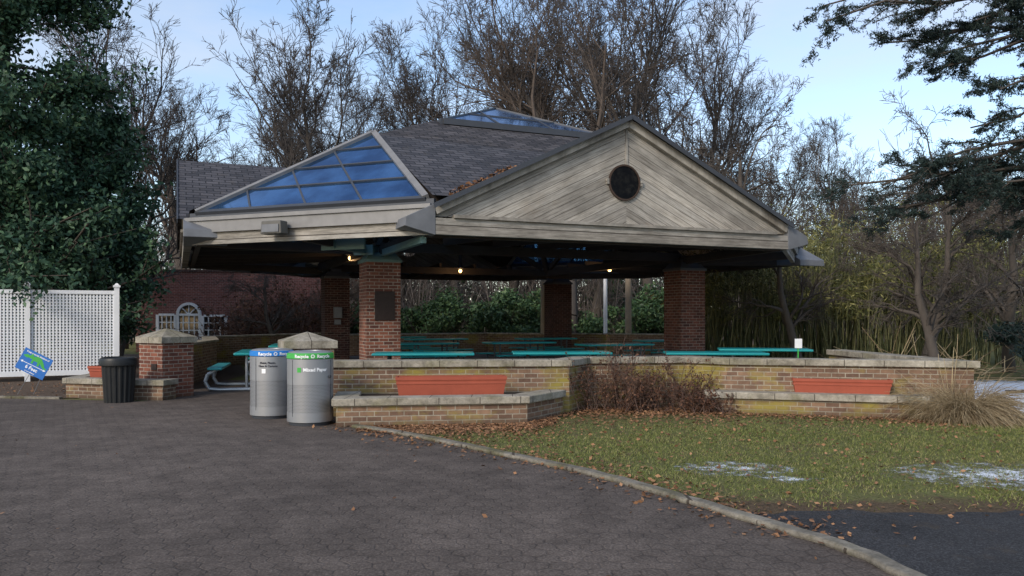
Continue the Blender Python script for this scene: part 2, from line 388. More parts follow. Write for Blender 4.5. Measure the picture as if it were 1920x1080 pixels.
def spawn(g,per,tmin,tmax,ang,lratio,rratio,L):
    P,R,D=g; n,m,_=P.shape; k=n*per
    par=np.repeat(np.arange(n),per); t=RNG.uniform(tmin,tmax,k)*(m-1); i=np.minimum(t.astype(int),m-2); fr=(t-i)[:,None]
    S=P[par,i]*(1-fr)+P[par,i+1]*fr; r=R[par,i]*(1-fr[:,0])+R[par,i+1]*fr[:,0]; d=D[par,i+1]
    q=nrm(np.cross(d,RNG.normal(size=(k,3)))); a=RNG.uniform(ang[0],ang[1],(k,1))
    Dn=d*np.cos(a)+q*np.sin(a)
    Ln=L[par]*lratio*RNG.uniform(.6,1.2,k)*(1.15-.5*t/(m-1))
    return S,Dn,Ln,np.maximum(r*rratio,.004)
def cat(*gs): 
    return [np.concatenate(x) for x in zip(*gs)]
def bare_tree(name,h,spread,limbs,label,trunkfrac=.4,r=.28,up=.12,mat='bark',tw='twig',n3=6,n4=5,loc=(0,0,0),wob=.16,rmin=.006,ang1=(.4,.95),tl=.8):
    e=empty(name,loc,0,label,'tree')
    S=np.array([[0,0,-.1]]);D=np.array([[RNG.normal()*.05,RNG.normal()*.05,1.]]);L=np.array([h*tl])
    g0=grow(S,D,L,np.array([r]),9,.09,.1,.8)
    a=tosegs(g0)
    s1=spawn(g0,limbs,trunkfrac,1,ang1,spread,.62,L); g1=grow(*s1,7,wob,up,.75)
    s2=spawn(g1,8,.15,1,(.35,.9),.5,.6,s1[2]); g2=grow(*s2,5,wob*1.1,up*.8,.75)
    s3=spawn(g2,n3,.15,1,(.3,.95),.5,.55,s2[2]); g3=grow(*s3,4,wob*1.2,up*.4,.6)
    s4=spawn(g3,n4,.1,1,(.3,1.0),.62,.6,s3[2]); g4=grow(*s4,2,wob*1.2,up*.2,.5)
    t0=segs_mesh('trunk',*a,M[mat],e,8)
    A=cat(tosegs(g1),tosegs(g2)); B=cat(tosegs(g3),tosegs(g4))
    P0,P1,R0,R1=cat(A,B); R0=np.maximum(R0,rmin);R1=np.maximum(R1,rmin*.6)
    segs_mesh('crown',P0,P1,R0,R1,M[tw],e,3)
    return e
# ---------------------------------------------------------------- ground
o=obj('ground',MB().poly([(-900,-60,0),(900,-60,0),(900,1500,0),(-900,1500,0)]),M['ground']); tag(o,kind='structure')
kerb=[(2.5,1.5),(2.52,3.2),(2.5,4.2),(2.42,4.88),(2.33,5.38),(1.98,5.99),(1.555,6.77),(1.2,7.4),(.764,8.08),(0,9.0),(-.885,10.08),(-1.6,10.85),(-2.3,11.45)]
def smoothpts(p,it=2):
    for _ in range(it):
        q=[p[0]]
        for a,b in zip(p,p[1:]): q+=[(a[0]*.75+b[0]*.25,a[1]*.75+b[1]*.25),(a[0]*.25+b[0]*.75,a[1]*.25+b[1]*.75)]
        q.append(p[-1]); p=q
    return p
kerb=smoothpts(kerb)
path=[(2.5,-20),(2.5,1.5)]+kerb[1:]+[(-2.75,12.6),(-3.1,13.6),(-4.4,17.5),(-4.6,20),(-7.3,20),(-6.9,16),(-7.0,15.0),(-8.8,15.35),(-10.5,15.6),(-14,15.4),(-30,15),(-40,-20)]
o=obj('paved_path',MB().poly([(x,y,.004) for x,y in path]),M['pave']); tag(o,kind='structure')
edge=[(1.82,6.55)]
for i in range(60):
    x=1.95+i*.17; edge.append((x,6.5+.07*math.sin(x*5.1)+.05*math.sin(x*13.7+1)+.03*math.sin(x*31)-.03*(x-2)*(x<7)))
o=obj('asphalt_path',MB().poly([(2.55,-20,.006),(2.55,1.5,.006)]+[(x+.05,y,.006) for x,y in kerb[1:22]]+[(x,y,.006) for x,y in edge]+[(40,7,.006),(40,-20,.006)]),M['asphalt']); tag(o,kind='structure')
wig=[(x+.012*math.sin(i*2.1),y+.012*math.sin(i*3.3)) for i,(x,y) in enumerate(kerb)]
o=obj('kerb',MB().ribbon(wig,.13,0,.05),M['kerb'],bevel=.02); tag(o,kind='structure')
o=obj('kerb',MB().ribbon([(-22,15.15),(-14,15.45),(-10.5,15.65),(-8.8,15.4)],.1,0,.05),M['kerb'],bevel=.01); tag(o,kind='structure')
o=obj('mulch_bed',MB().poly([(-40,15.2,.012),(-14,15.45,.012),(-10.5,15.65,.012),(-8.6,15.5,.012),(-7.0,17,.012),(-7.4,22,.012),(-12,34,.012),(-40,34,.012)]),M['mulch']); tag(o,kind='structure')
o=obj('pavilion_floor',MB().slab([(-5.0,20.5,.15),(-3.9,17.5,.15),(-3.2,13.7,.15),(.8,13.4,.15),(1.2,14.2,.15),(3.2,14.5,.15),(3.8,13.9,.15),(7,13.2,.15),(7.5,20,.15),(7,30,.15),(-1,33,.15),(-9,28,.15)],.16),M['concrete']); tag(o,kind='structure')
o=obj('snowy_path',MB().poly([(10.4,16.6,.01),(30,15.6,.01),(30,16.3,.01),(10.8,17.3,.01)]),M['asphalt']); tag(o,kind='structure')
# ---------------------------------------------------------------- pavilion
TH=math.radians(23); C0=(-.87,23.65)
pav=empty('picnic_pavilion',(C0[0],C0[1],0),TH,'octagonal picnic pavilion with slate roof, timber gables and blue skylights','pavilion')
CS=2.3
def zp(n): return 5.79-.49*(n-4.24)
def rot(k,v):
    c,s=[(1,0),(0,1),(-1,0),(0,-1)][k]; return (v[0]*c-v[1]*s,v[0]*s+v[1]*c,v[2])
def L(k,x,n,z): return rot(k,(x,-n,z))
def gz(x): return 5.66-.485*abs(x)
roof=MB(); ceil=MB()
for k in range(4):
    for sx in(1,-1):
        q=[(0,CS,zp(CS)),(sx*CS,CS,zp(CS)),(sx*4.24,4.24,zp(4.24)),(0,4.5,zp(4.5))]
        q2=[(sx*4.24,4.24,zp(4.24)),(sx*4.12,8.2,zp(8.2)),(sx*3.72,8.2,zp(8.2)),(0,4.5,zp(4.5))]
        q3=[(0,8.42,gz(0)),(0,4.5,gz(0)-.0),(sx*3.72,8.2,zp(8.2)+.003),(sx*4.1,8.2,gz(4.1)),(sx*4.1,8.42,gz(4.1))]
        for w in(q,q2,q3):
            roof.poly([L(k,*p) for p in w]); ceil.poly([L(k,p[0],min(p[1],8.1),p[2]-.16) for p in w])
obj('roof',roof,M['slate'],pav)
obj('ceiling',ceil,M['dark'],pav)
phi=math.atan(.485)
for k in range(4):
    g=empty('gable',(0,0,0)); g.parent=pav
    ang=[0,math.pi/2,math.pi,-math.pi/2][k]; g.rotation_euler=(0,0,ang)
    zb=3.46; y=-8.2
    tri=MB()
    for sx in(1,-1):
        arc=[(sx*.34*math.sin(math.pi*i/14),y,4.34+.34*math.cos(math.pi*i/14)) for i in range(15)] if k==2 else []
        tri.poly([(0,y,zb),(sx*4.1,y,zb),(sx*4.1,y,gz(4.1)-.03),(0,y,gz(0)-.03)]+arc)
    me=obj('siding',tri,M['wood'],g,recalc=False)
    uvl=me.data.uv_layers[0].data
    for p in me.data.polygons:
        s=1 if p.center.x<0 else -1
        for li in p.loop_indices:
            co=me.data.vertices[me.data.loops[li].vertex_index].co; xx=co.x*s
            uvl[li].uv=(xx*math.cos(phi)+co.z*math.sin(phi),-xx*math.sin(phi)+co.z*math.cos(phi)+(7 if s<0 else 0))
    for sx in(1,-1):
        obj('rake_board',MB().beam((0,y-.06,gz(0)-.11),(sx*4.1,y-.06,gz(4.1)-.11),.1,.16),M['wood'],g,uvf=lambda co,n:(co.x,.03+abs(co.z*.01)))
        obj('rake_flashing',MB().beam((0,y-.235,gz(0)-.02),(sx*4.16,y-.235,gz(4.16)-.02),.025,.09),M['metaldark'],g)
    obj('centre_strip',MB().box((0,y-.012,5.05),(.05,.02,.8)),M['wood'],g,uvf=lambda co,n:(co.z,.05))
    obj('gable_beam',MB().box((0,y-.03,3.27),(8.2,.16,.30)),M['wood'],g,uvf=lambda co,n:(co.x,co.z*.48+.02+1.45))
    obj('sill_ledge',MB().box((0,y-.07,3.455),(7.5,.2,.06)),M['wood'],g,uvf=lambda co,n:(co.x,.05+co.z*.05))
    w=empty('round_window',(0 if k==2 else -.06,y-.02,4.34)); w.parent=g
    V=[];Fc=[];n=40
    for i in range(n):
        a=2*math.pi*i/n
        for r,yy in((.335,.03),(.335,-.025),(.37,-.025),(.37,.01)): V.append((r*math.cos(a),yy,r*math.sin(a)))
    for i in range(n):
        j=(i+1)%n
        for m in range(3): Fc.append((i*4+m,j*4+m,j*4+m+1,i*4+m+1))
    obj('frame',MB().add(V,Fc),M['ringwood'],w)
    obj('pane',MB().poly([(.335*math.cos(2*math.pi*i/n),-.008,.335*math.sin(2*math.pi*i/n)) for i in range(n)]),M['cglass' if k==2 else 'rglass'],w)
    for s_ in(-1,1): obj('keystone_block',MB().box((s_*.395,-.01,0),(.05,.05,.11)),M['wood'],w)
    for sx in(1,-1):
        ex=1.0 if (k==1 and sx==-1) else .56
        e=MB(); P=[(sx*4.1,gz(4.1)+.015),(sx*(4.1+ex),gz(4.1+ex)+.015),(sx*(4.12+ex),gz(4.1+ex)-.15),(sx*4.1,3.1)]
        V=[(a,-8.32,b) for a,b in P]+[(a,-7.45,b) for a,b in P]
        e.add(V,[(0,1,2,3),(7,6,5,4),(0,4,5,1),(1,5,6,2),(2,6,7,3),(3,7,4,0)])
        obj('eave_return',e,M['metal'],g,bevel=.01)
    s=empty('skylight',(0,0,0)); s.parent=pav; s.rotation_euler=(0,0,ang)
    A=Vector((4.2,-8.06,3.80));B=Vector((8.06,-4.2,3.80));T=Vector((4.30,-4.30,5.80))
    nn=(B-A).cross(T-A).normalized(); 
    if nn.z<0: nn=-nn
    obj('glass',MB().poly([A,B,T]),M['glass'],s)
    for Q in(A,B):
        obj('frame_rail',MB().beam(Q+nn*.02,T+nn*.02,.12,.10,nn),M['frame'],s)
        obj('frame_side',MB().beam(Q-nn*.14,T-nn*.14,.10,.20,nn),M['frame'],s)
    obj('frame_sill',MB().beam(A,B,.10,.08,nn),M['metaldark'],s)
    mu=MB(); bd=(B-A)
    for f in(.27,.52,.76):
        mu.beam(A+(T-A)*f+nn*.012,B+(T-B)*f+nn*.012,.04,.04,nn)
        mu.beam(A+bd*(f-.01)+nn*.01,A+(T-A)*f+nn*.01,.04,.04,nn)
    obj('mullion',mu,M['metaldark'],s)
    d=bd.normalized(); out=Vector((d.y,-d.x,0))
    a0=Vector((4.1,-8.2,0));b0=Vector((8.2,-4.1,0))
    def fb(z0,z1,pr,th=.1): return MB().beam(a0+out*pr+Vector((0,0,(z0+z1)/2)),b0+out*pr+Vector((0,0,(z0+z1)/2)),th,z1-z0)
    obj('lower_fascia',fb(3.12,3.36,-.02),M['wood'],s,uvf=lambda co,n:(co.x*1.41,co.z*.45+.3))
    obj('upper_fascia',fb(3.365,3.60,.04,.12),M['frame'],s)
    obj('gutter',fb(3.605,3.68,.06,.16),M['frame'],s)
    obj('flashing',fb(3.685,3.79,-.05,.08),M['metaldark'],s)
cu=empty('cupola_skylight',(.34,-.14,0)); cu.parent=pav
c2=2.42; zc=zp(CS)+.0; top=(0,0,7.86)
cs=[(-c2,-c2,zc),(c2,-c2,zc),(c2,c2,zc),(-c2,c2,zc)]
g=MB()
for i in range(4): g.poly([cs[i],cs[(i+1)%4],top])
obj('glass',g,M['glass'],cu)
fr=MB()
for i in range(4):
    a=Vector(cs[i]);b=Vector(cs[(i+1)%4]);T=Vector(top)
    fr.beam(a-Vector((0,0,.05)),b-Vector((0,0,.05)),.14,.16); fr.beam(a,T,.06,.06)
    for f in(1/3,2/3):
        p=a.lerp(b,f); h=1-abs(f-.5)*2; m=(a+b)/2; fr.beam(p,p+(T-m)*h,.04,.05)
    fr.beam(a.lerp(T,.45),b.lerp(T,.45),.04,.05)
obj('frame',fr,M['metaldark'],cu)
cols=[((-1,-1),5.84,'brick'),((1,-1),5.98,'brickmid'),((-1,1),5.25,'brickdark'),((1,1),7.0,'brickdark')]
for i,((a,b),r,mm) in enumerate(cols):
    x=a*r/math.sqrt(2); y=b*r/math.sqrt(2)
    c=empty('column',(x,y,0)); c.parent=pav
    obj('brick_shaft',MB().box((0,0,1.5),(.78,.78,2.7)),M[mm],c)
    cp=MB().box((0,0,2.88),(.84,.84,.06)).box((0,0,2.99),(.80,.80,.16),0,.72).box((0,0,3.1),(.34,.34,.14))
    obj('capital',cp,M['steel'] if i==0 else M['metaldark'],c)
    if i==0:
        obj('plaque',MB().box((.02,-.41,1.86),(.46,.03,.66)),M['plaque'],c,bevel=.008)
    if i==2:
        obj('telephone_box',MB().box((.0,-.44,1.75),(.26,.14,.34)).box((0,-.44,1.45),(.2,.1,.16)),M['metal'],c,bevel=.01)
R=5.84/math.sqrt(2)
bm=MB()
cp=[(-R,-R),(R,-R),(R,R),(-R,R)]
for i in range(4):
    a=cp[i];b=cp[(i+1)%4]
    bm.beam((*a,3.22),(*b,3.22),.16,.22)
for sx in(1,-1):
    for sy in(1,-1):
        bm.beam((sx*R,sy*R,3.12),(sx*4.12,sy*8.05,3.2),.12,.2); bm.beam((sx*R,sy*R,3.12),(sx*8.05,sy*4.12,3.2),.12,.2)
        bm.beam((sx*R,sy*R,3.12),(sx*6.1,sy*6.1,3.2),.12,.2)
        bm.beam((sx*R,sy*R,3.2),(sx*CS,sy*CS,6.4),.14,.2)
        bm.beam((sx*R,sy*R,3.3),(sx*R,sy*R,5.6),.16,.16)
for k in range(4):
    for x in(-2.7,-1.35,0,1.35,2.7):
        p0=rot(k,(x,-8.05,3.2)); p1=rot(k,(x*.95,-R,3.4)); bm.beam(p0,p1,.08,.18)
    p0=rot(k,(-4.1,-8.02,3.18)); p1=rot(k,(4.1,-8.02,3.18)); bm.beam(p0,p1,.1,.18)
    for sx in(-1,1):
        p0=rot(k,(sx*3.9,-R,3.4)); p1=rot(k,(0,-R,5.4)); bm.beam(p0,p1,.1,.16)
obj('roof_timbers',bm,M['dark'],pav)
gp=MB(); gp.beam((-R,-R,3.12),(-R-1.35,-R-1.35,3.14),.14,.2)
gp.beam((-R-1.5,-R-1.1,3.13),(-R-.75,-R-1.85,3.13),.05,.24).beam((-R-.65,-R-.3,3.1),(-R-.3,-R-.65,3.1),.05,.22)
obj('steel_bracket',gp,M['steel'],pav)
obj('steel_arm',MB().beam((-R,-R,3.06),(-4.2,-7.9,3.06),.1,.14),M['steel'],pav)
p=Vector((-8.2,-4.1,0)).lerp(Vector((-4.1,-8.2,0)),.42)
fl=empty('floodlight',(p.x-.16,p.y-.16,3.36),math.radians(-45)); fl.parent=pav
obj('housing',MB().box((0,-.06,.0),(.50,.24,.26),0,.92),M['floodm'],fl,bevel=.02)
obj('lens',MB().box((0,-.19,-.02),(.40,.012,.15)),M['metal'],fl)
for (u,v,d) in((657,484,21),(863,508,27),(1143,506,26)):
    wx,wy,wz=W(u,d),d,Z(v,d); q=Matrix.Rotation(-TH,3,'Z')@Vector((wx-C0[0],wy-C0[1],0))
    e=empty('ceiling_lamp',(q.x,q.y,wz)); e.parent=pav
    obj('bulb',MB().lathe((0,0,0),[(.02,-.055),(.05,-.035),(.06,0),(.05,.035),(.02,.055)],16),M['bulb'],e,smooth=True)
    obj('lamp_housing',MB().lathe((0,0,0),[(.1,.07),(.13,.1),(.06,.2),(.05,.6)],16),M['metaldark'],e)
    ld=bpy.data.lights.new('lamp_light','POINT'); ld.energy=12; ld.color=(1,.6,.28); ld.shadow_soft_size=.08
    lo=bpy.data.objects.new('lamp_light',ld); COL.objects.link(lo); lo.parent=e; lo.location=(0,0,-.15)
# ---------------------------------------------------------------- walls
def wall(name,pts,w,h,label,mat='bricktan',capw=.12,capt=.11,closed=False,z0=0):
    e=empty(name,(0,0,0),0,label,'wall')
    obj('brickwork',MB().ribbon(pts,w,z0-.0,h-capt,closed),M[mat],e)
    obj('coping',MB().ribbon(pts,w+capw,h-capt,h,closed),M['stone'],e,bevel=.012)
    return e
wall('garden_wall',[(-2.95,12.85),(.85,13.2),(1.22,13.95),(3.15,14.2),(3.75,13.65),(7.25,12.85),(7.05,17.2)],.3,.90,'mossy brown brick garden wall with pale coping around the pavilion')
e=wall('planter_wall',[(-2.6,12.62),(-2.45,11.62),(.15,12.0),(.72,12.95)],.26,.42,'low mossy brick planter wall with stone coping beside recycling bins')
obj('planter_soil',MB().poly([(-2.6,12.7,.37),(-2.45,11.7,.37),(.1,12.05,.37),(.7,13.05,.37)]),M['soil'],e)
e=wall('planter_wall',[(3.5,13.62),(3.45,13.35),(6.45,12.5),(6.75,12.8)],.26,.36,'low brick planter wall with stone coping and dry grass at its end')
obj('planter_soil',MB().poly([(3.5,13.6,.30),(3.4,13.4,.30),(6.4,12.55,.30),(6.8,12.85,.30)]),M['soil'],e)
e=wall('planter_wall',[(-8.9,17.0),(-8.75,15.75),(-7.55,15.4),(-6.78,15.25),(-6.72,15.55)],.22,.40,'low brick planter wall with stone coping beside the entrance pier')
obj('planter_soil',MB().poly([(-8.85,17,.34),(-8.75,15.8,.34),(-7.5,15.45,.34),(-6.8,15.3,.34),(-6.8,16.4,.34)]),M['soil'],e)
wall('garden_wall',[(-7.5,17.0),(-8.2,21.5),(-9.8,25.5),(-7.5,30.5)],.3,1.0,'curving low brick wall along the pavilion entrance path',capt=.06)
wall('garden_wall',[(-6.4,30.8),(-1,33.3),(6.5,31)],.3,.95,'low brick wall behind the picnic tables',capt=.06)
def pier(x,y,rz,h,w,label,peak=.17):
    e=empty('brick_pier',(x,y,0),rz,label,'pier',group='brick entrance piers')
    ct=h-peak; q=(w+.1)/2
    obj('shaft',MB().box((0,0,(ct-.12)/2),(w,w,ct-.12)),M['brick'] if x<-5 else M['bricktan'],e)
    obj('capstone',MB().box((0,0,ct-.06),(w+.1,w+.1,.12)).add([(-q,-q,ct+.001),(q,-q,ct+.001),(q,q,ct+.001),(-q,q,ct+.001),(0,0,h)],[(0,1,4),(1,2,4),(2,3,4),(3,0,4),(3,2,1,0)]),M['stone'],e)
    return e
e=pier(-6.98,15.95,math.radians(-30),1.38,.72,'brick entrance pier with pyramid stone cap beside black bin')
obj('small_plate',MB().box((.12,-.37,.62),(.16,.02,.12)),M['plaque'],e)
pier(-3.45,13.3,math.radians(23),1.36,.76,'brick entrance pier with pyramid stone cap behind recycling bins',.15)
def trough(x,y,z,ln,h,rz,label):
    e=empty('flower_trough',(x,y,z),rz,label,'planter',group='terracotta flower troughs')
    b=MB(); prof=[(.0,.78),(.62,.90),(.64,.95),(.72,.95),(.74,.92),(.82,.95),(.84,1.0),(1.0,1.0)]
    wd=.34;V=[];Fc=[]
    for t,s in prof:
        lx=ln/2-(1-s)*.25; wy=wd/2*s
        V+=[(-lx,-wy,t*h),(lx,-wy,t*h),(lx,wy,t*h),(-lx,wy,t*h)]
    n=len(prof)
    for k in range(n-1):
        for i in range(4): j=(i+1)%4; Fc.append((k*4+i,k*4+j,k*4+4+j,k*4+4+i))
    q=.03;o=len(V);V+=[(-ln/2+q,-wd/2+q,h),(ln/2-q,-wd/2+q,h),(ln/2-q,wd/2-q,h),(-ln/2+q,wd/2-q,h)]
    for i in range(4): j=(i+1)%4; Fc.append(((n-1)*4+i,(n-1)*4+j,o+j,o+i))
    o2=len(V);V+=[(v[0],v[1],h*.85) for v in V[o:o+4]]
    for i in range(4): j=(i+1)%4; Fc.append((o+i,o+j,o2+j,o2+i))
    Fc+=[(3,2,1,0)]
    b.add(V,Fc); obj('tub',b,M['terra'],e,recalc=False)
    obj('soil',MB().poly([V[o2],V[o2+1],V[o2+2],V[o2+3]]),M['soil'],e)
trough(-.95,12.35,.372,1.72,.31,math.radians(6),'long terracotta trough on the mossy brick planter')
trough(5.42,13.02,.302,1.52,.29,math.radians(-15.5),'long terracotta trough on the low planter by dry grass')
trough(-8.3,16.1,.342,.6,.28,math.radians(80),'terracotta trough beside the black litter bin')
# ---------------------------------------------------------------- text
def text_mesh(s,size,name,mat,parent,fn=None,xf=None,align='CENTER',off=.012):
    cu=bpy.data.curves.new(name,'FONT'); cu.body=s; cu.size=size; cu.align_x=align; cu.extrude=.0015; cu.resolution_u=3; cu.offset=size*off
    to=bpy.data.objects.new(name,cu); COL.objects.link(to)
    dg=bpy.context.evaluated_depsgraph_get(); dg.update()
    me=bpy.data.meshes.new_from_object(to.evaluated_get(dg)); bpy.data.objects.remove(to)
    if fn:
        for v in me.vertices: v.co=fn(v.co)
    me.materials.clear(); me.materials.append(mat)
    o=bpy.data.objects.new(name,me); COL.objects.link(o); o.parent=parent
    if xf is not None: o.matrix_local=xf
    return o
def recycle_bin(x,y,band,face,label,lines,big):
    e=empty('recycling_bin',(x,y,.004),0,label,'recycling bin',group='silver recycling bins')
    r=.335
    obj('base_ring',MB().lathe((0,0,0),[(r-.03,0),(r-.02,.05),(r-.02,.06)],48),M['metaldark'],e,smooth=True)
    obj('perforated_body',MB().lathe((0,0,0),[(r,.06),(r,.66)],48,False),M['perf'],e,smooth=True,cyl=(0,0,r))
    obj('lower_trim',MB().lathe((0,0,0),[(r-.004,.05),(r+.004,.055),(r+.004,.19),(r-.004,.192)],48,False),M['silver'],e,smooth=True)
    obj('upper_body',MB().lathe((0,0,0),[(r-.002,.60),(r+.003,.605),(r+.003,.98),(r-.02,.985)],48,False),M['silver'],e,smooth=True)
    obj('band',MB().lathe((0,0,0),[(r-.01,.985),(r+.012,.99),(r+.006,1.06),(r-.01,1.07)],48,False),M[band],e,smooth=True)
    obj('lid',MB().lathe((0,0,0),[(r-.012,1.068),(r-.03,1.085),(r-.12,1.10),(.17,1.10),(.16,1.05),(.02,1.05)],48),M['silver'],e,smooth=True)
    def on(a,rr,z): return (rr*math.cos(a),rr*math.sin(a),z)
    for da in(-.95,.95):
        a=face+da; obj('door_seam',MB().tube(on(a,r+.003,.14),on(a,r+.003,.97),.005,n=6),M['metaldark'],e)
    a=face+.82; obj('latch',MB().tube(on(a,r,.72),on(a,r+.03,.72),.022,n=12),M['metaldark'],e)
    for k,off in enumerate((-.48,.48)):
        text_mesh('Recycle',.066,'band_lettering',M['ltext'],e,lambda c,off=off:Vector(on(face+off+c.x/r,r+.0145+c.z,1.003+c.y)),off=.03)
    em=MB()
    for q in range(3):
        a0=q*2*math.pi/3+.5
        for w in range(4):
            b0=a0+w*.36;b1=b0+.34;hw=.006
            P=[(.022-hw,b0),(.022+hw,b0),(.022+hw,b1),(.022-hw,b1)]
            em.poly([on(face+rr*math.cos(t)/r,r+.013,1.025+rr*math.sin(t)) for rr,t in P])
        t=a0+1.55;P=[(.010,t),(.036,t),(.023,t+.55)]
        em.poly([on(face+rr*math.cos(tt)/r,r+.013,1.025+rr*math.sin(tt)) for rr,tt in P])
    obj('recycling_emblem',em,M['ltext'],e)
    sz=.070 if big else .044
    for i,s in enumerate(lines):
        text_mesh(s,sz,'lettering',M['ltext'] if big else M['dtext'],e,lambda c,i=i:Vector(on(face+(.12 if big else -.35)+c.x/r,r+.006+c.z,(.805 if big else .87-.05*i)+c.y)),off=.03)
    f2=face-.68 if big else face-.62
    lg=MB()
    for i in range(4):
        a1=f2+i*.045; z0=.79 if big else .72; lg.poly([on(a1,r+.007,z0),on(a1+.045,r+.007,z0),on(a1+.045,r+.007,z0+.07),on(a1,r+.007,z0+.07)])
    obj('logo_patch',lg,M['green'] if big else M['ltext'],e)
    return e
recycle_bin(W(582,11.85),11.85,'green',-1.22,'silver recycling bin with green band reading Mixed Paper',['Mixed Paper'],True)
recycle_bin(W(510,12.65),12.65,'blue',-1.12,'silver recycling bin with blue band beside a brick pier',['Metal, Plastic,','Glass & Cartons'],False)
e=empty('litter_bin',(-7.42,14.9,.004),0,'black slatted plastic litter bin beside the entrance pier','bin')
b=MB();n=36;V=[];Fc=[]
for z,r0 in((0,.255),(.72,.30)):
    for i in range(n*2):
        a=math.pi*i/n; r=r0-(.018 if (i//2)%2 else 0); V.append((r*math.cos(a),r*math.sin(a),z))
for i in range(2*n): j=(i+1)%(2*n); Fc.append((i,j,2*n+j,2*n+i))
Fc.append(tuple(reversed(range(2*n)))); b.add(V,Fc); obj('body',b,M['black'],e)
obj('rim',MB().lathe((0,0,0),[(.30,.71),(.33,.73),(.335,.80),(.32,.83),(.28,.85),(.26,.85),(.26,.5)],36,False),M['black'],e,smooth=True)
obj('bin_liner',MB().lathe((0,0,0),[(.335,.81),(.342,.79),(.338,.70),(.33,.69)],36,False),M['black'],e,smooth=True)
# ---------------------------------------------------------------- picnic tables
def table():
    e=empty('picnic_table',(0,0,.15),0,'turquoise coated picnic table with attached benches on pavilion floor','picnic table',group='turquoise picnic tables')
    obj('table_top',MB().box((0,0,.76),(1.9,.78,.045)),M['teal'],e,bevel=.015)
    for s in(-1,1): obj('bench',MB().box((0,s*.74,.45),(1.9,.27,.04)),M['teal'],e,bevel=.012)
    lg=MB()
    for x in(-.65,.65):
        lg.tube((x,-.86,.03),(x,.86,.03),.025); 
        for s in(-1,1):
            lg.tube((x,s*.74,.03),(x,s*.74,.43),.025); lg.tube((x,s*.2,.03),(x,s*.2,.74),.025); lg.tube((x,s*.74,.41),(x,s*.2,.41),.02)
    obj('leg_frame',lg,M['legdark'],e,smooth=True); return e
tb=table()
spots=[(W(795,15.0),15.0,4),(W(1052,15.4),15.4,2),(W(1340,15.2),15.2,-6),(W(1432,16.9),16.9,-12),(-2.4,20.8,23),(.2,21.6,23),(2.6,20.0,23),(-2.4,25.0,23),(1.1,25.6,23),(4.6,23.5,23),(-4,27.5,23)]
for i,(x,y,a) in enumerate(spots):
    if i==0: tb.location=(x,y,.15); tb.rotation_euler=(0,0,math.radians(a))
    else: copytree(tb,(x,y,.15),math.radians(a))
def table2(x,y,rz):
    e=empty('picnic_table',(x,y,.01),rz,'turquoise picnic table with curved grey tubular legs at entrance','picnic table',group='turquoise picnic tables')
    obj('table_top',MB().box((0,0,.80),(.8,1.9,.06)),M['teal'],e,bevel=.02)
    for s in(-1,1): obj('bench',MB().box((s*.78,0,.49),(.30,1.9,.055)),M['teal'],e,bevel=.015)
    for y0 in(-.7,.7):
        lg=MB()
        P=[(-.78,.44),(-.95,.36),(-1.0,.2),(-.92,.05),(-.7,.03),(.7,.03),(.92,.05),(1.0,.2),(.95,.36),(.78,.44)]
        for a,b in zip(P,P[1:]): lg.tube((a[0],y0,a[1]),(b[0],y0,b[1]),.04,n=10)
        for s in(-1,1): lg.tube((s*.15,y0,.03),(s*.15,y0,.76),.03)
        obj('leg_frame',lg,M['leg'],e,smooth=True)
table2(-5.8,17.9,math.radians(14)); table2(-6.35,22.2,math.radians(12)); table2(-6.9,26,math.radians(12))
# ---------------------------------------------------------------- lattice fence
def fence():
    x0,y0=W(38,19.3)-2.6*.9,19.3-2.6*.32; x1,y1=W(219,20.4),20.4
    a=math.atan2(y1-y0,x1-x0); Ln=math.hypot(x1-x0,y1-y0)
    e=empty('lattice_fence',(x0,y0,0),a,'white lattice privacy fence with capped posts on mulch','fence')
    H=2.32; lat=MB(); st=.075
    i=0
    while i*st<Ln: lat.box((i*st,0,(.22+H-.1)/2),(.04,.012,H-.32)); i+=1
    j=0
    while .25+j*st<H-.1: lat.box((Ln/2,.0135,.25+j*st),(Ln,.012,.04)); j+=1
    obj('lattice',lat,M['white'],e)
    obj('top_rail',MB().box((Ln/2,0,H-.08),(Ln,.06,.09)),M['white'],e); obj('bottom_rail',MB().box((Ln/2,0,.2),(Ln,.06,.12)),M['white'],e)
    for s in (0,2.6,Ln):
        obj('post',MB().box((s,-.0,(H+.06)/2),(.12,.12,H+.06)).box((s,0,H+.08),(.17,.17,.05)).box((s,0,H+.13),(.13,.13,.06),0,.3),M['white'],e)
fence()
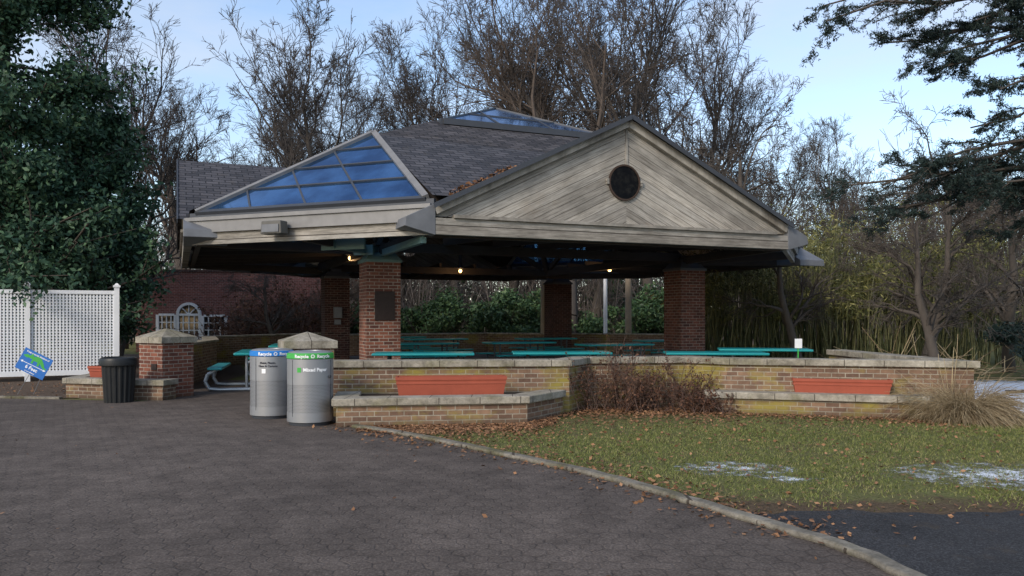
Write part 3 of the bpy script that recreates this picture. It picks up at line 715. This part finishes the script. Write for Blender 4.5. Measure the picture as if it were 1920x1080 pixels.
def yard():
    e=empty('yard_sign',(W(64,16.3),16.3,0),math.radians(8),'blue distancing yard sign with green alligator on wire stakes','sign')
    tl=math.radians(28)
    cz=Z(682,16.3)
    Rm=Matrix.Translation((0,0,cz))@Matrix.Rotation(tl,4,'Y')
    w,h=.60,.46
    p=obj('panel',MB().box((0,0,0),(w,.008,h)),M['signblue'],e); p.matrix_local=Rm
    fl=Matrix.Rotation(math.pi/2,4,'X')
    def tx(s,sz,x,z,m): text_mesh(s,sz,'lettering',M[m],e,None,Rm@Matrix.Translation((x,-.007,z))@fl,off=.02)
    tx('Keep a social distance of',.048,0,.165,'ltext'); tx('6 Feet',.10,0,-.145,'ltext'); tx('or one alligator',.034,.0,-.205,'ltext')
    P=[(-.27,.02),(-.20,.055),(-.14,.05),(-.12,.085),(-.09,.09),(-.07,.06),(.02,.085),(.10,.07),(.17,.02),(.22,-.03),(.28,-.04),(.22,-.06),(.15,-.035),(.10,.0),(.10,-.05),(.06,-.05),(.05,.0),(-.03,-.0),(-.03,-.05),(-.07,-.05),(-.07,.01),(-.14,.015),(-.20,.0)]
    a=obj('alligator_drawing',MB().poly([(x,-.0065,z*1.35+.05) for x,z in P]),M['green'],e); a.matrix_local=Rm
    ar=MB().box((0,-.0062,-.045),(.46,.001,.010)); 
    for s in(-1,1): ar.poly([(s*.27,-.0062,-.045),(s*.22,-.0062,-.02),(s*.22,-.0062,-.07)])
    a=obj('arrow_mark',ar,M['ltext'],e); a.matrix_local=Rm
    obj('wire_stake',MB().tube((-.06,0.012,cz-.15),(-.33,.012,0),.006),M['metal'],e); obj('wire_stake',MB().tube((.16,.012,cz-.2),(-.02,.012,0),.006),M['metal'],e)
yard()
e=empty('garden_sign',(W(1497,14.2),14.2,.15),0,'small white information sign on stake behind the brick wall','sign')
obj('panel',MB().box((0,0,.98),(.13,.01,.17)),M['white'],e); obj('stake',MB().box((0,.015,.45),(.02,.012,.92)),M['green'],e)
def pole(u,d,v,r,mat,label):
    e=empty('post',(W(u,d),d,0),0,label,'post'); h=Z(v,d)
    obj('shaft',MB().tube((0,0,0),(0,0,h),r,r*.9,12),M[mat],e,smooth=True); obj('base_collar',MB().lathe((0,0,0),[(r*1.7,0),(r*1.7,.12),(r,.2)],12),M[mat],e)
pole(1135,34,470,.09,'white','white lamp pole behind the pavilion'); pole(1022,33,470,.2,'pole','thick tan timber pole behind the pavilion'); pole(1178,33,470,.14,'pole','tan timber pole behind the pavilion')
# ---------------------------------------------------------------- brick building
def house():
    d=36; xa,xb=W(255,d),W(612,d)
    e=empty('brick_building',(xa,d,0),math.radians(3),'red brick building with white arched and sash windows','building')
    Ln=xb-xa; H=Z(510,d)
    obj('wall',MB().box((Ln/2,2.5,H/2),(Ln,5,H)),M['brickfar'],e)
    obj('parapet',MB().box((Ln/2,2.5,H+.06),(Ln+.1,5.1,.12)),M['brickdark'],e)
    def win(u,w,z0,z1,arch):
        x=(u-255)/F*d; g=empty('window',(x,-.02,0)); g.parent=e
        fr=MB();pn=MB()
        pn.box((0,-.0,(z0+z1)/2),(w,.02,z1-z0))
        fr.box((-w/2,-.05,(z0+z1)/2),(.13,.08,z1-z0)).box((w/2,-.05,(z0+z1)/2),(.13,.08,z1-z0)).box((0,-.051,z0),(w+.2,.1,.12)).box((0,-.049,z1),(w-.12,.07,.1))
        for t in(-.25,0,.25): fr.box((w*t,-.04,(z0+z1)/2),(.045,.04,z1-z0-.1))
        for t in(.33,.66): fr.box((0,-.042,z0+(z1-z0)*t),(w-.13,.04,.045))
        if arch:
            n=16
            pn.poly([(w/2*math.cos(math.pi*i/n),-.012,z1+w/2*math.sin(math.pi*i/n)) for i in range(n+1)])
            for i in range(n):
                a,b=math.pi*i/n,math.pi*(i+1)/n
                fr.beam((w/2*math.cos(a),-.05,z1+w/2*math.sin(a)),(w/2*math.cos(b),-.05,z1+w/2*math.sin(b)),.12,.12,(0,1,0))
                if i%4==0 and i: fr.beam((0,-.04,z1),(w/2*math.cos(a),-.04,z1+w/2*math.sin(a)),.04,.04,(0,1,0))
        obj('pane',pn,M['dglass'],g); obj('frame',fr,M['white'],g)
    win(353,1.0,Z(634,d),Z(590,d),True); win(400,1.05,Z(632,d),Z(592,d),False); win(312,.8,Z(632,d),Z(590,d),False)
house()
# ---------------------------------------------------------------- vegetation
def blobfoliage(n,blobs,size,asp=.5,shell=.55):
    out=[]; vol=np.array([b[3]*b[4]*b[5] for b in blobs])**(2/3); vol/=vol.sum()
    for b,f in zip(blobs,vol):
        k=int(n*f); dr=nrm(RNG.normal(size=(k,3))); r=RNG.uniform(shell,1,(k,1))**.7
        out.append(np.array(b[:3])+dr*r*np.array(b[3:6]))
    return leaves(np.concatenate(out),size,asp)
def evergreen(x,y,h,r,n,label,mat='holly',size=.17,base=.6,sc=1):
    e=empty('evergreen_tree',(x,y,0),0,label,'tree')
    S=np.array([[0,0,-.1]]);g0=grow(S,np.array([[0,0,1.]]),np.array([h*.92]),np.array([h*.02]),8,.03,.1,.8)
    segs_mesh('trunk',*tosegs(g0),M['bark'],e,8)
    s1=spawn(g0,95,.06,1,(1.1,1.5),.3,.35,np.array([h])); 
    zf=np.clip(s1[0][:,2]/h,0,1); s1=(s1[0],s1[1],r*(1.08-zf**1.6*.8)*RNG.uniform(.5,1.2,len(zf)),s1[3])
    g1=grow(*s1,5,.12,.03,.7)
    s2=spawn(g1,8,.1,1,(.3,1.0),.42,.6,s1[2]); g2=grow(*s2,3,.15,.0,.6)
    segs_mesh('limbs',*cat(tosegs(g1),tosegs(g2)),M['bark'],e,3)
    P=np.concatenate([g2[0].reshape(-1,3),g1[0].reshape(-1,3)]); idx=RNG.integers(0,len(P),n); ctr=P[idx]+RNG.normal(size=(n,3))*np.array([.2,.2,.17])*sc
    ctr=ctr[ctr[:,2]>base]
    npmesh('crown',leaves(ctr,size,.5),4,M[mat],e); return e
evergreen(-15.2,23.5,16,4.5,120000,'tall dark evergreen tree behind the white lattice fence',size=.165)
evergreen(-14.2,26.5,9,2.3,34000,'dark evergreen tree beside the brick building',size=.18)
evergreen(-20.5,27,14,4.5,45000,'dark evergreen tree beyond the lattice fence',size=.26)
kinds=[bare_tree('bare_tree',18,.58,13,'tall bare deciduous tree with spreading grey limbs',.25,.33,up=.12,n3=7,n4=6,loc=(W(625,42),42,0),rmin=.013,ang1=(.45,1.0),tl=.72),
       bare_tree('bare_tree',22,.58,15,'tall bare deciduous tree with heavy spreading limbs',.26,.46,up=.12,n3=7,n4=6,loc=(W(1065,38),38,0),mat='bark',tw='barkwarm',rmin=.012,ang1=(.45,1.0),tl=.72),
       bare_tree('bare_tree',20,.58,14,'tall bare deciduous tree with fine upswept twigs',.2,.32,up=.17,n3=7,n4=6,loc=(W(1235,40),40,0),rmin=.013,ang1=(.35,.85),tl=.72)]
for k in kinds:k['group']='bare winter trees'
more=[(0,520,50,.9,1.2),(2,745,48,.82,2.2),(2,870,46,.95,.4),(0,955,48,1.2,3.0),(2,1340,50,.92,4.0),(0,1460,56,.8,5.1),(2,1560,54,.75,1.1),(0,1680,56,.66,.6),(0,1830,52,.75,2.5),(1,330,48,.85,.2),(2,230,40,.95,1.7),(2,1005,54,1.25,.9),(2,670,54,.98,5),(2,1420,44,.6,3.2),(0,1620,42,.48,.2),(1,1750,44,.45,3.6),(2,460,56,.75,3.9),(0,1900,46,.68,4.4),(1,60,55,1,1),(0,810,56,1.0,4.6),(2,1170,52,1.3,.3),(2,1290,58,1.2,1.9),(2,1110,46,1.2,2.6),(2,590,52,.95,5.6),(0,1520,66,.85,2.0),(0,1040,64,1.5,4.2)]
for k,u,d,s,r in more: copytree(kinds[k],(W(u,d),d,0),r,s)
t=bare_tree('bare_tree',5.2,.62,12,'small spreading bare tree beside bamboo',.2,.15,up=-.0,n3=6,n4=6,loc=(10.3,19,0),wob=.22,rmin=.006,tw='bark'); t['group']='bare winter trees'
for x,y,r,s in((14.5,23,2.2,1.3),(12.6,24.2,4.2,1.25),(9.0,24.6,1.0,1.1),(-9.2,31,1.2,.8),(-7.4,33,3.2,.75),(10.5,32,1.2,2.0),(17,31,5.2,2.0)): copytree(t,(x,y,0),r,s)
n=2400; x=RNG.uniform(-45,60,n); y=RNG.uniform(44,70,n); S=np.stack([x,y,np.zeros(n)],1)
Lh=RNG.uniform(2.5,9.0,n)*np.where(x>12,1.15,.95); g0=grow(S,np.array([[0,0,1.]])+RNG.normal(size=(n,3))*.2,Lh,np.full(n,.05),4,.15,.05,.7)
s1=spawn(g0,7,.15,1,(.3,.9),.5,.6,Lh); g1=grow(*s1,3,.2,.05,.6); s2=spawn(g1,3,.2,1,(.3,.9),.6,.6,s1[2]); g2=grow(*s2,2,.2,0,.5)
P0,P1,R0,R1=cat(tosegs(g0),tosegs(g1),tosegs(g2)); R0=np.maximum(R0,.016);R1=np.maximum(R1,.011)
o=segs_mesh('distant_woodland',P0,P1,R0,R1,M['twigfar'],None,3); tag(o,'tangled bare brown woodland undergrowth','woodland',kind='stuff')
bl=[]
for i in range(75):
    x=RNG.uniform(-45,60); bl.append((x,RNG.uniform(50,72),RNG.uniform(.6,2.5),RNG.uniform(2,4),2,RNG.uniform(1.5,3.4)))
o=npmesh('distant_hedge',blobfoliage(55000,bl,.42,.5,.4),4,M['rhodo']); tag(o,'dark evergreen undergrowth at the edge of woodland','hedge',kind='stuff')
def shrub(x,y,r,h,n,label,mat='rhodo',size=.14,name='evergreen_shrub',group='evergreen shrubs'):
    e=empty(name,(x,y,0),0,label,'shrub',group=group)
    k=10; S=np.zeros((k,3)); D=nrm(RNG.normal(size=(k,3))*np.array([.7,.7,.2])+np.array([0,0,1])); Lk=np.full(k,h*.9)
    g0=grow(S,D,Lk,np.full(k,.03),4,.12,.0,.6); s1=spawn(g0,7,.2,1,(.3,.9),.5,.6,Lk); g1=grow(*s1,3,.2,.05,.6)
    segs_mesh('stems',*cat(tosegs(g0),tosegs(g1)),M['bark'],e,3)
    bl=[(RNG.normal()*r*.45,RNG.normal()*r*.45,RNG.uniform(.3,.85)*h,r*RNG.uniform(.25,.5),r*RNG.uniform(.25,.5),h*RNG.uniform(.12,.26)) for _ in range(14)]
    npmesh('foliage',blobfoliage(n,bl,size,.4,.2),4,M[mat],e); return e
for (u,d,r,h) in((800,37,1.8,2.6),(860,38,1.9,2.9),(930,36.5,1.7,2.4),(985,38,1.8,2.9),(1100,38,1.6,2.2),(1210,37,1.8,2.8),(720,39,1.7,2.3),(1270,38,2.2,3.2),(680,40,2,2.6)):
    shrub(W(u,d),d,r,h,5000,'broadleaf evergreen shrub behind the pavilion',size=.2)
shrub(14.2,20.5,1.6,1.6,6000,'dark evergreen shrub beside the snowy path','needle',.12)
n=850; x=RNG.uniform(6.3,17,n); y=RNG.uniform(26,30,n); S=np.stack([x,y,np.zeros(n)],1); Lh=RNG.uniform(2.6,4.6,n)*(1+.18*np.sin(x*1.9))
g0=grow(S,np.array([[0,0,1.]])+RNG.normal(size=(n,3))*.10,Lh,np.full(n,.022),5,.07,0,.6)
e=empty('bamboo_grove',(0,0,0),0,'dense grove of green bamboo behind the pavilion','bamboo'); e['kind']='stuff'
segs_mesh('culms',*tosegs(g0),M['culm'],e,4)
P=g0[0][:,2:].reshape(-1,3); idx=RNG.integers(0,len(P),85000); ctr=P[idx]+RNG.normal(size=(85000,3))*np.array([.35,.35,.45]); ctr=ctr[ctr[:,2]>1.5]
nf=np.sin(ctr[:,0]*3.1+ctr[:,2]*2.3)+np.sin(ctr[:,0]*1.3-ctr[:,2]*3.2+1)+RNG.normal(size=len(ctr))*.6; ctr=ctr[nf>-.1]
npmesh('bamboo_leaves',leaves(ctr,.19,.2,0,.35),4,M['bamboo'],e)
n=120; S=np.stack([RNG.uniform(9.5,15,n),RNG.uniform(19,24,n),RNG.uniform(.02,.3,n)],1); g0=grow(S,RNG.normal(size=(n,3))*np.array([1,1,.35])+np.array([0,0,.3]),RNG.uniform(.6,1.8,n),np.full(n,.014),2,.05,0,.4)
o=segs_mesh('cut_bamboo_canes',*tosegs(g0),M['straw'],None,4); tag(o,'scattered pale cut bamboo canes','canes',kind='stuff')
def cedar():
    bx,by=11.5,13.2
    e=empty('cedar_tree',(bx,by,0),0,'large dark cedar with sweeping needle-covered boughs','tree')
    g0=grow(np.array([[0,0,-.1]]),np.array([[0,0,1.]]),np.array([13.]),np.array([.45]),8,.02,.05,.6); segs_mesh('trunk',*tosegs(g0),M['bark'],e,10)
    tips=[(4.55,11.6,6.05),(4.9,12.3,6.5),(5.4,11.2,6.3),(5.9,12.6,5.9),(6.3,11.8,5.6),(6.6,12,5.3),(7.0,11.3,4.9),(7.3,12.4,4.6),(6.6,12.6,6.1),(7.2,12,6.2),(7.6,11.5,5.6),(7.9,12.6,4.4),(7.7,11.9,5.1),(5.05,12.1,3.55),(5.3,12.5,3.25),(5.6,11.9,3.6),(5.9,11.6,3.75),(6.4,12.3,3.2),(6.7,12.0,3.65),(6.9,11.4,3.5),(7.6,12.2,3.4),(8.3,12.8,3.6),(8.0,11.7,3.1),(7.8,12.5,2.8),(8.3,12.0,1.25),(9.2,12.5,1.5)]
    SS=[];TT=[]
    for q in tips:
        tz=q[2]+RNG.uniform(.1,.7); SS.append((0,0,tz)); TT.append((q[0]-bx,q[1]-by,q[2]))
    SS=np.array(SS);TT=np.array(TT); m=7
    P=np.stack([SS+(TT-SS)*(i/m)+np.array([0,0,.4*math.sin(math.pi*i/m)]) for i in range(m+1)],1)
    P[:,1:]+=RNG.normal(size=P[:,1:].shape)*.07
    n=len(tips); R=np.linspace(.06,.012,m+1)[None].repeat(n,0); D=nrm(np.diff(P,axis=1)); D=np.concatenate([D[:,:1],D],1)
    g=(P,R,D); Ls=np.linalg.norm(TT-SS,axis=1)
    s1=spawn(g,22,.15,1,(.5,1.1),.18,.6,Ls); d=s1[1]*np.array([1,1,.3]); s1=(s1[0],d,s1[2]*1.0,s1[3]); g1=grow(*s1,4,.12,-.05,.6)
    s2=spawn(g1,8,.1,1,(.5,1.0),.38,.6,s1[2]); g2=grow(s2[0],s2[1]*np.array([1,1,.7]),s2[2],s2[3],3,.14,-.04,.6)
    segs_mesh('boughs',*cat(tosegs(g),tosegs(g1),tosegs(g2)),M['bark'],e,4)
    a,b,_,_=tosegs(g2); a1,b1,_,_=tosegs(g1); A=np.concatenate([a,a1]);B=np.concatenate([b,b1]); k=210000; idx=RNG.integers(0,len(A),k); f=RNG.uniform(size=(k,1))
    ctr=A[idx]*(1-f)+B[idx]*f+RNG.normal(size=(k,3))*np.array([.026,.026,.02])
    npmesh('crown',leaves(ctr,.06,.22),4,M['needle'],e)
cedar()
copytree(kinds[0],(-15.5,31,0),2.4,.62)
def twigshrub(x,y,r,h,n,label,k=26,rad=.009,ls=.05,name='bare_shrub',grp='bronze-leaved shrubs'):
    e=empty(name,(x,y,0),0,label,'shrub',group=grp)
    S=np.stack([RNG.normal(size=k)*r*.35,RNG.normal(size=k)*r*.18,np.zeros(k)],1); D=nrm(RNG.normal(size=(k,3))*np.array([.5,.35,.2])+np.array([0,0,1])); Lk=RNG.uniform(.5,1.1,k)*h
    g0=grow(S,D,Lk,np.full(k,rad),4,.16,.0,.6); s1=spawn(g0,6,.2,1,(.3,.9),.45,.7,Lk); g1=grow(*s1,3,.2,.03,.6)
    P0,P1,R0,R1=cat(tosegs(g0),tosegs(g1)); segs_mesh('stems',P0,P1,np.maximum(R0,rad*.33),np.maximum(R1,rad*.22),M['twigred'],e,3)
    P=g1[0].reshape(-1,3); idx=RNG.integers(0,len(P),n); npmesh('foliage',leaves(P[idx]+RNG.normal(size=(n,3))*.03,ls,.5),4,M['redleaf'],e)
for x,y,h in((1.45,13.45,.95),(1.98,13.6,1.1),(2.5,13.65,1.0),(2.95,13.6,.8),(2.2,13.25,.65),(3.25,13.1,.4)): twigshrub(x,y,.5,h,750,'leggy shrub with bronze leaves against the brick wall')
for u,d,h in((560,33,3.2),(520,34,2.8),(590,35,3.4),(480,34.5,3.0),(455,35,2.2)): twigshrub(W(u,d),d,2.0,h,2000,'tall twiggy reddish shrub beside the brick building',40,.028,.12,'tall_shrub','tall reddish shrubs')
def tuft(x,y,r,h,k,label):
    e=empty('ornamental_grass',(x,y,0),0,label,'grass clump',group='dry ornamental grasses')
    a=RNG.uniform(0,2*math.pi,k); D=np.stack([np.cos(a),np.sin(a),RNG.uniform(.5,2.2,k)],1); S=np.stack([np.cos(a)*r*.25,np.sin(a)*r*.25,np.zeros(k)],1)*RNG.uniform(0,1,(k,1))
    g=grow(S,D,RNG.uniform(.5,1.1,k)*h,np.full(k,.005),5,.12,-.32,.6); segs_mesh('blades',*tosegs(g),M['straw'],e,3)
tuft(7.0,12.25,.5,1.05,2200,'mound of dry straw coloured ornamental grass by wall'); tuft(6.7,12.6,.4,1.05,1000,'mound of dry straw coloured ornamental grass by wall'); tuft(7.35,12.5,.4,.8,1000,'mound of dry straw coloured ornamental grass by wall')
e=empty('dead_plant_stalk',(7.0,12.6,0),0,'dead upright plant stalks beside the wall end','plant')
for _ in range(5): segs_mesh('stem',*tosegs(grow(np.zeros((1,3)),np.array([[0,0,1.]])+RNG.normal(size=(1,3))*.12,RNG.uniform(.8,1.4,1),np.full(1,.008),4,.06,0,.5)),M['straw'],e,4)
def inlawn(x,y):
    kx=np.interp(y,[p[1] for p in kerb],[p[0] for p in kerb])
    return (x>kx+.1)&(y>6.5)
n=290000; x=RNG.uniform(-2.3,12,n); y=6.3+RNG.uniform(0,1,n)**1.2*9.2; 
wallY=np.interp(x,[-2.7,.2,.8,1.2,3.2,3.4,6.5,7.3,7.8,12],[11.4,11.8,12.9,13.7,13.9,13.2,12.3,12.6,15.5,15.5])
ok=inlawn(x,y)&(y<wallY-.05)
dens=np.clip((12.0+x*.28-y)/1.8,0.03,1)*np.clip((y-6.75+.25*np.sin(x*3.1)+.15*np.sin(x*7.7))/.7,.04,1)
patch=.5+.5*np.sin(x*1.7+1.3*np.sin(y*1.1))*np.sin(y*2.1+np.sin(x*2.3)); dens*=.45+.55*patch
for cx,cy,a,b,kk in SNOW:
    dens*=np.where(((x-cx)/a)**2+((y-cy)/b)**2<.8,.45 if kk==1 else .06,1)
ok&=RNG.uniform(size=n)<dens; x=x[ok];y=y[ok];n=len(x)
base=np.stack([x,y,np.zeros(n)],1); a=RNG.uniform(0,2*math.pi,n); w=np.stack([np.cos(a),np.sin(a),np.zeros(n)],1)*.0045
tip=base+np.stack([RNG.normal(size=n)*.02,RNG.normal(size=n)*.02,RNG.uniform(.012,.036,n)],1)
o=npmesh('lawn_grass',np.stack([base-w,base+w,tip],1),3,M['blade']); tag(o,'short patchy winter grass','grass',kind='stuff')
P=[]
def scat(n,fx,fy,z=.012): P.append(np.stack([fx,fy,RNG.uniform(z,z+.02,n)],1))
n=5500; x=RNG.uniform(-2.2,.7,n); scat(n,x,np.interp(x,[-2.7,.2,.8],[11.4,11.8,12.9])-RNG.exponential(.45,n)*np.clip((x+2.6)/1.4,.15,1)-.02)
n=5500; x=RNG.uniform(.4,3.5,n); scat(n,x,13.75-RNG.exponential(.65,n),.02)
n=1600; x=RNG.uniform(3.3,6.6,n); scat(n,x,np.interp(x,[3.4,6.5],[13.2,12.3])-RNG.exponential(.4,n)-.02)
n=1500; x=RNG.uniform(-1.5,9,n); y=RNG.uniform(6.3,12,n); k=inlawn(x,y); scat(k.sum(),x[k],y[k],.02)
n=60; x=RNG.uniform(-8,2,n); scat(n,x,RNG.uniform(4,14,n),.008)
n=70; x=RNG.uniform(2.5,6,n); scat(n,x,6.7-RNG.exponential(.35,n),.01)
i=RNG.integers(20,len(kerb),1300); kk=np.array(kerb)[i]; s=RNG.exponential(.14,1300); sg=np.where(RNG.uniform(size=1300)<.75,1,-1); scat(1300,kk[:,0]+sg*(s+.08)+RNG.normal(size=1300)*.1,kk[:,1]+RNG.normal(size=1300)*.15)
n=700; scat(n,RNG.uniform(-14,-8.9,n),RNG.uniform(15.7,19,n),.02)
P=np.concatenate(P); o=npmesh('fallen_leaves',leaves(P,.05,.6,.8),4,M['dead']); tag(o,'scattered dry brown fallen leaves','leaves',kind='stuff')
n=170; t_=RNG.uniform(.25,1,n)**.6; X=-3.72*t_+RNG.normal(size=n)*.07; N=4.5+3.7*t_+RNG.normal(size=n)*.07
zz=np.maximum(5.79-.49*(N-4.24),5.66-.485*np.abs(X))+.03
npmesh('valley_leaves',leaves(np.stack([X,-N,zz],1),.09,.6,.6),4,M['dead'],pav)
# ---------------------------------------------------------------- light, sky, camera
w=bpy.data.worlds.new('World'); scene.world=w; w.use_nodes=True; nt=w.node_tree; bg=nt.nodes['Background']
sky=nt.nodes.new('ShaderNodeTexSky'); sky.sky_type='NISHITA'; sky.sun_disc=False
EL=math.radians(30); AZ=math.radians(-145); sky.sun_elevation=EL; sky.sun_rotation=AZ; sky.air_density=1.0; sky.dust_density=.8; sky.ozone_density=1.4
tc=nt.nodes.new('ShaderNodeTexCoord'); mp=nt.nodes.new('ShaderNodeMapping'); mp.inputs['Scale'].default_value=(1,1,3.2); nt.links.new(tc.outputs['Generated'],mp.inputs[0])
no=nt.nodes.new('ShaderNodeTexNoise'); no.inputs['Scale'].default_value=2.6; no.inputs['Detail'].default_value=7; no.inputs['Roughness'].default_value=.55; nt.links.new(mp.outputs[0],no.inputs[0])
rp=nt.nodes.new('ShaderNodeValToRGB'); rp.color_ramp.elements[0].position=.42; rp.color_ramp.elements[0].color=(.12,.12,.12,1); rp.color_ramp.elements[1].position=.75; rp.color_ramp.elements[1].color=(.75,.75,.75,1); nt.links.new(no.outputs[0],rp.inputs[0])
mx=nt.nodes.new('ShaderNodeMix'); mx.data_type='RGBA'; nt.links.new(rp.outputs[0],mx.inputs[0]); nt.links.new(sky.outputs[0],mx.inputs[6]); mx.inputs[7].default_value=(3.0,3.2,3.6,1)
nt.links.new(mx.outputs[2],bg.inputs[0]); bg.inputs[1].default_value=.26
sd=bpy.data.lights.new('sun','SUN'); sd.energy=2.7; sd.angle=math.radians(14); sd.color=(1,.89,.76); so=bpy.data.objects.new('sun',sd); COL.objects.link(so)
dv=Vector((math.sin(AZ)*math.cos(EL),math.cos(AZ)*math.cos(EL),math.sin(EL))); so.rotation_euler=dv.to_track_quat('Z','Y').to_euler()
cd=bpy.data.cameras.new('camera'); cd.sensor_width=36; cd.lens=F/1920*36; cd.shift_y=55/1920; cd.clip_end=3000; cam=bpy.data.objects.new('camera',cd); COL.objects.link(cam)
cam.location=(0,0,1.6); cam.rotation_euler=(math.pi/2,0,0); scene.camera=cam
scene.view_settings.view_transform='Standard'; scene.view_settings.look='None'; scene.view_settings.exposure=0
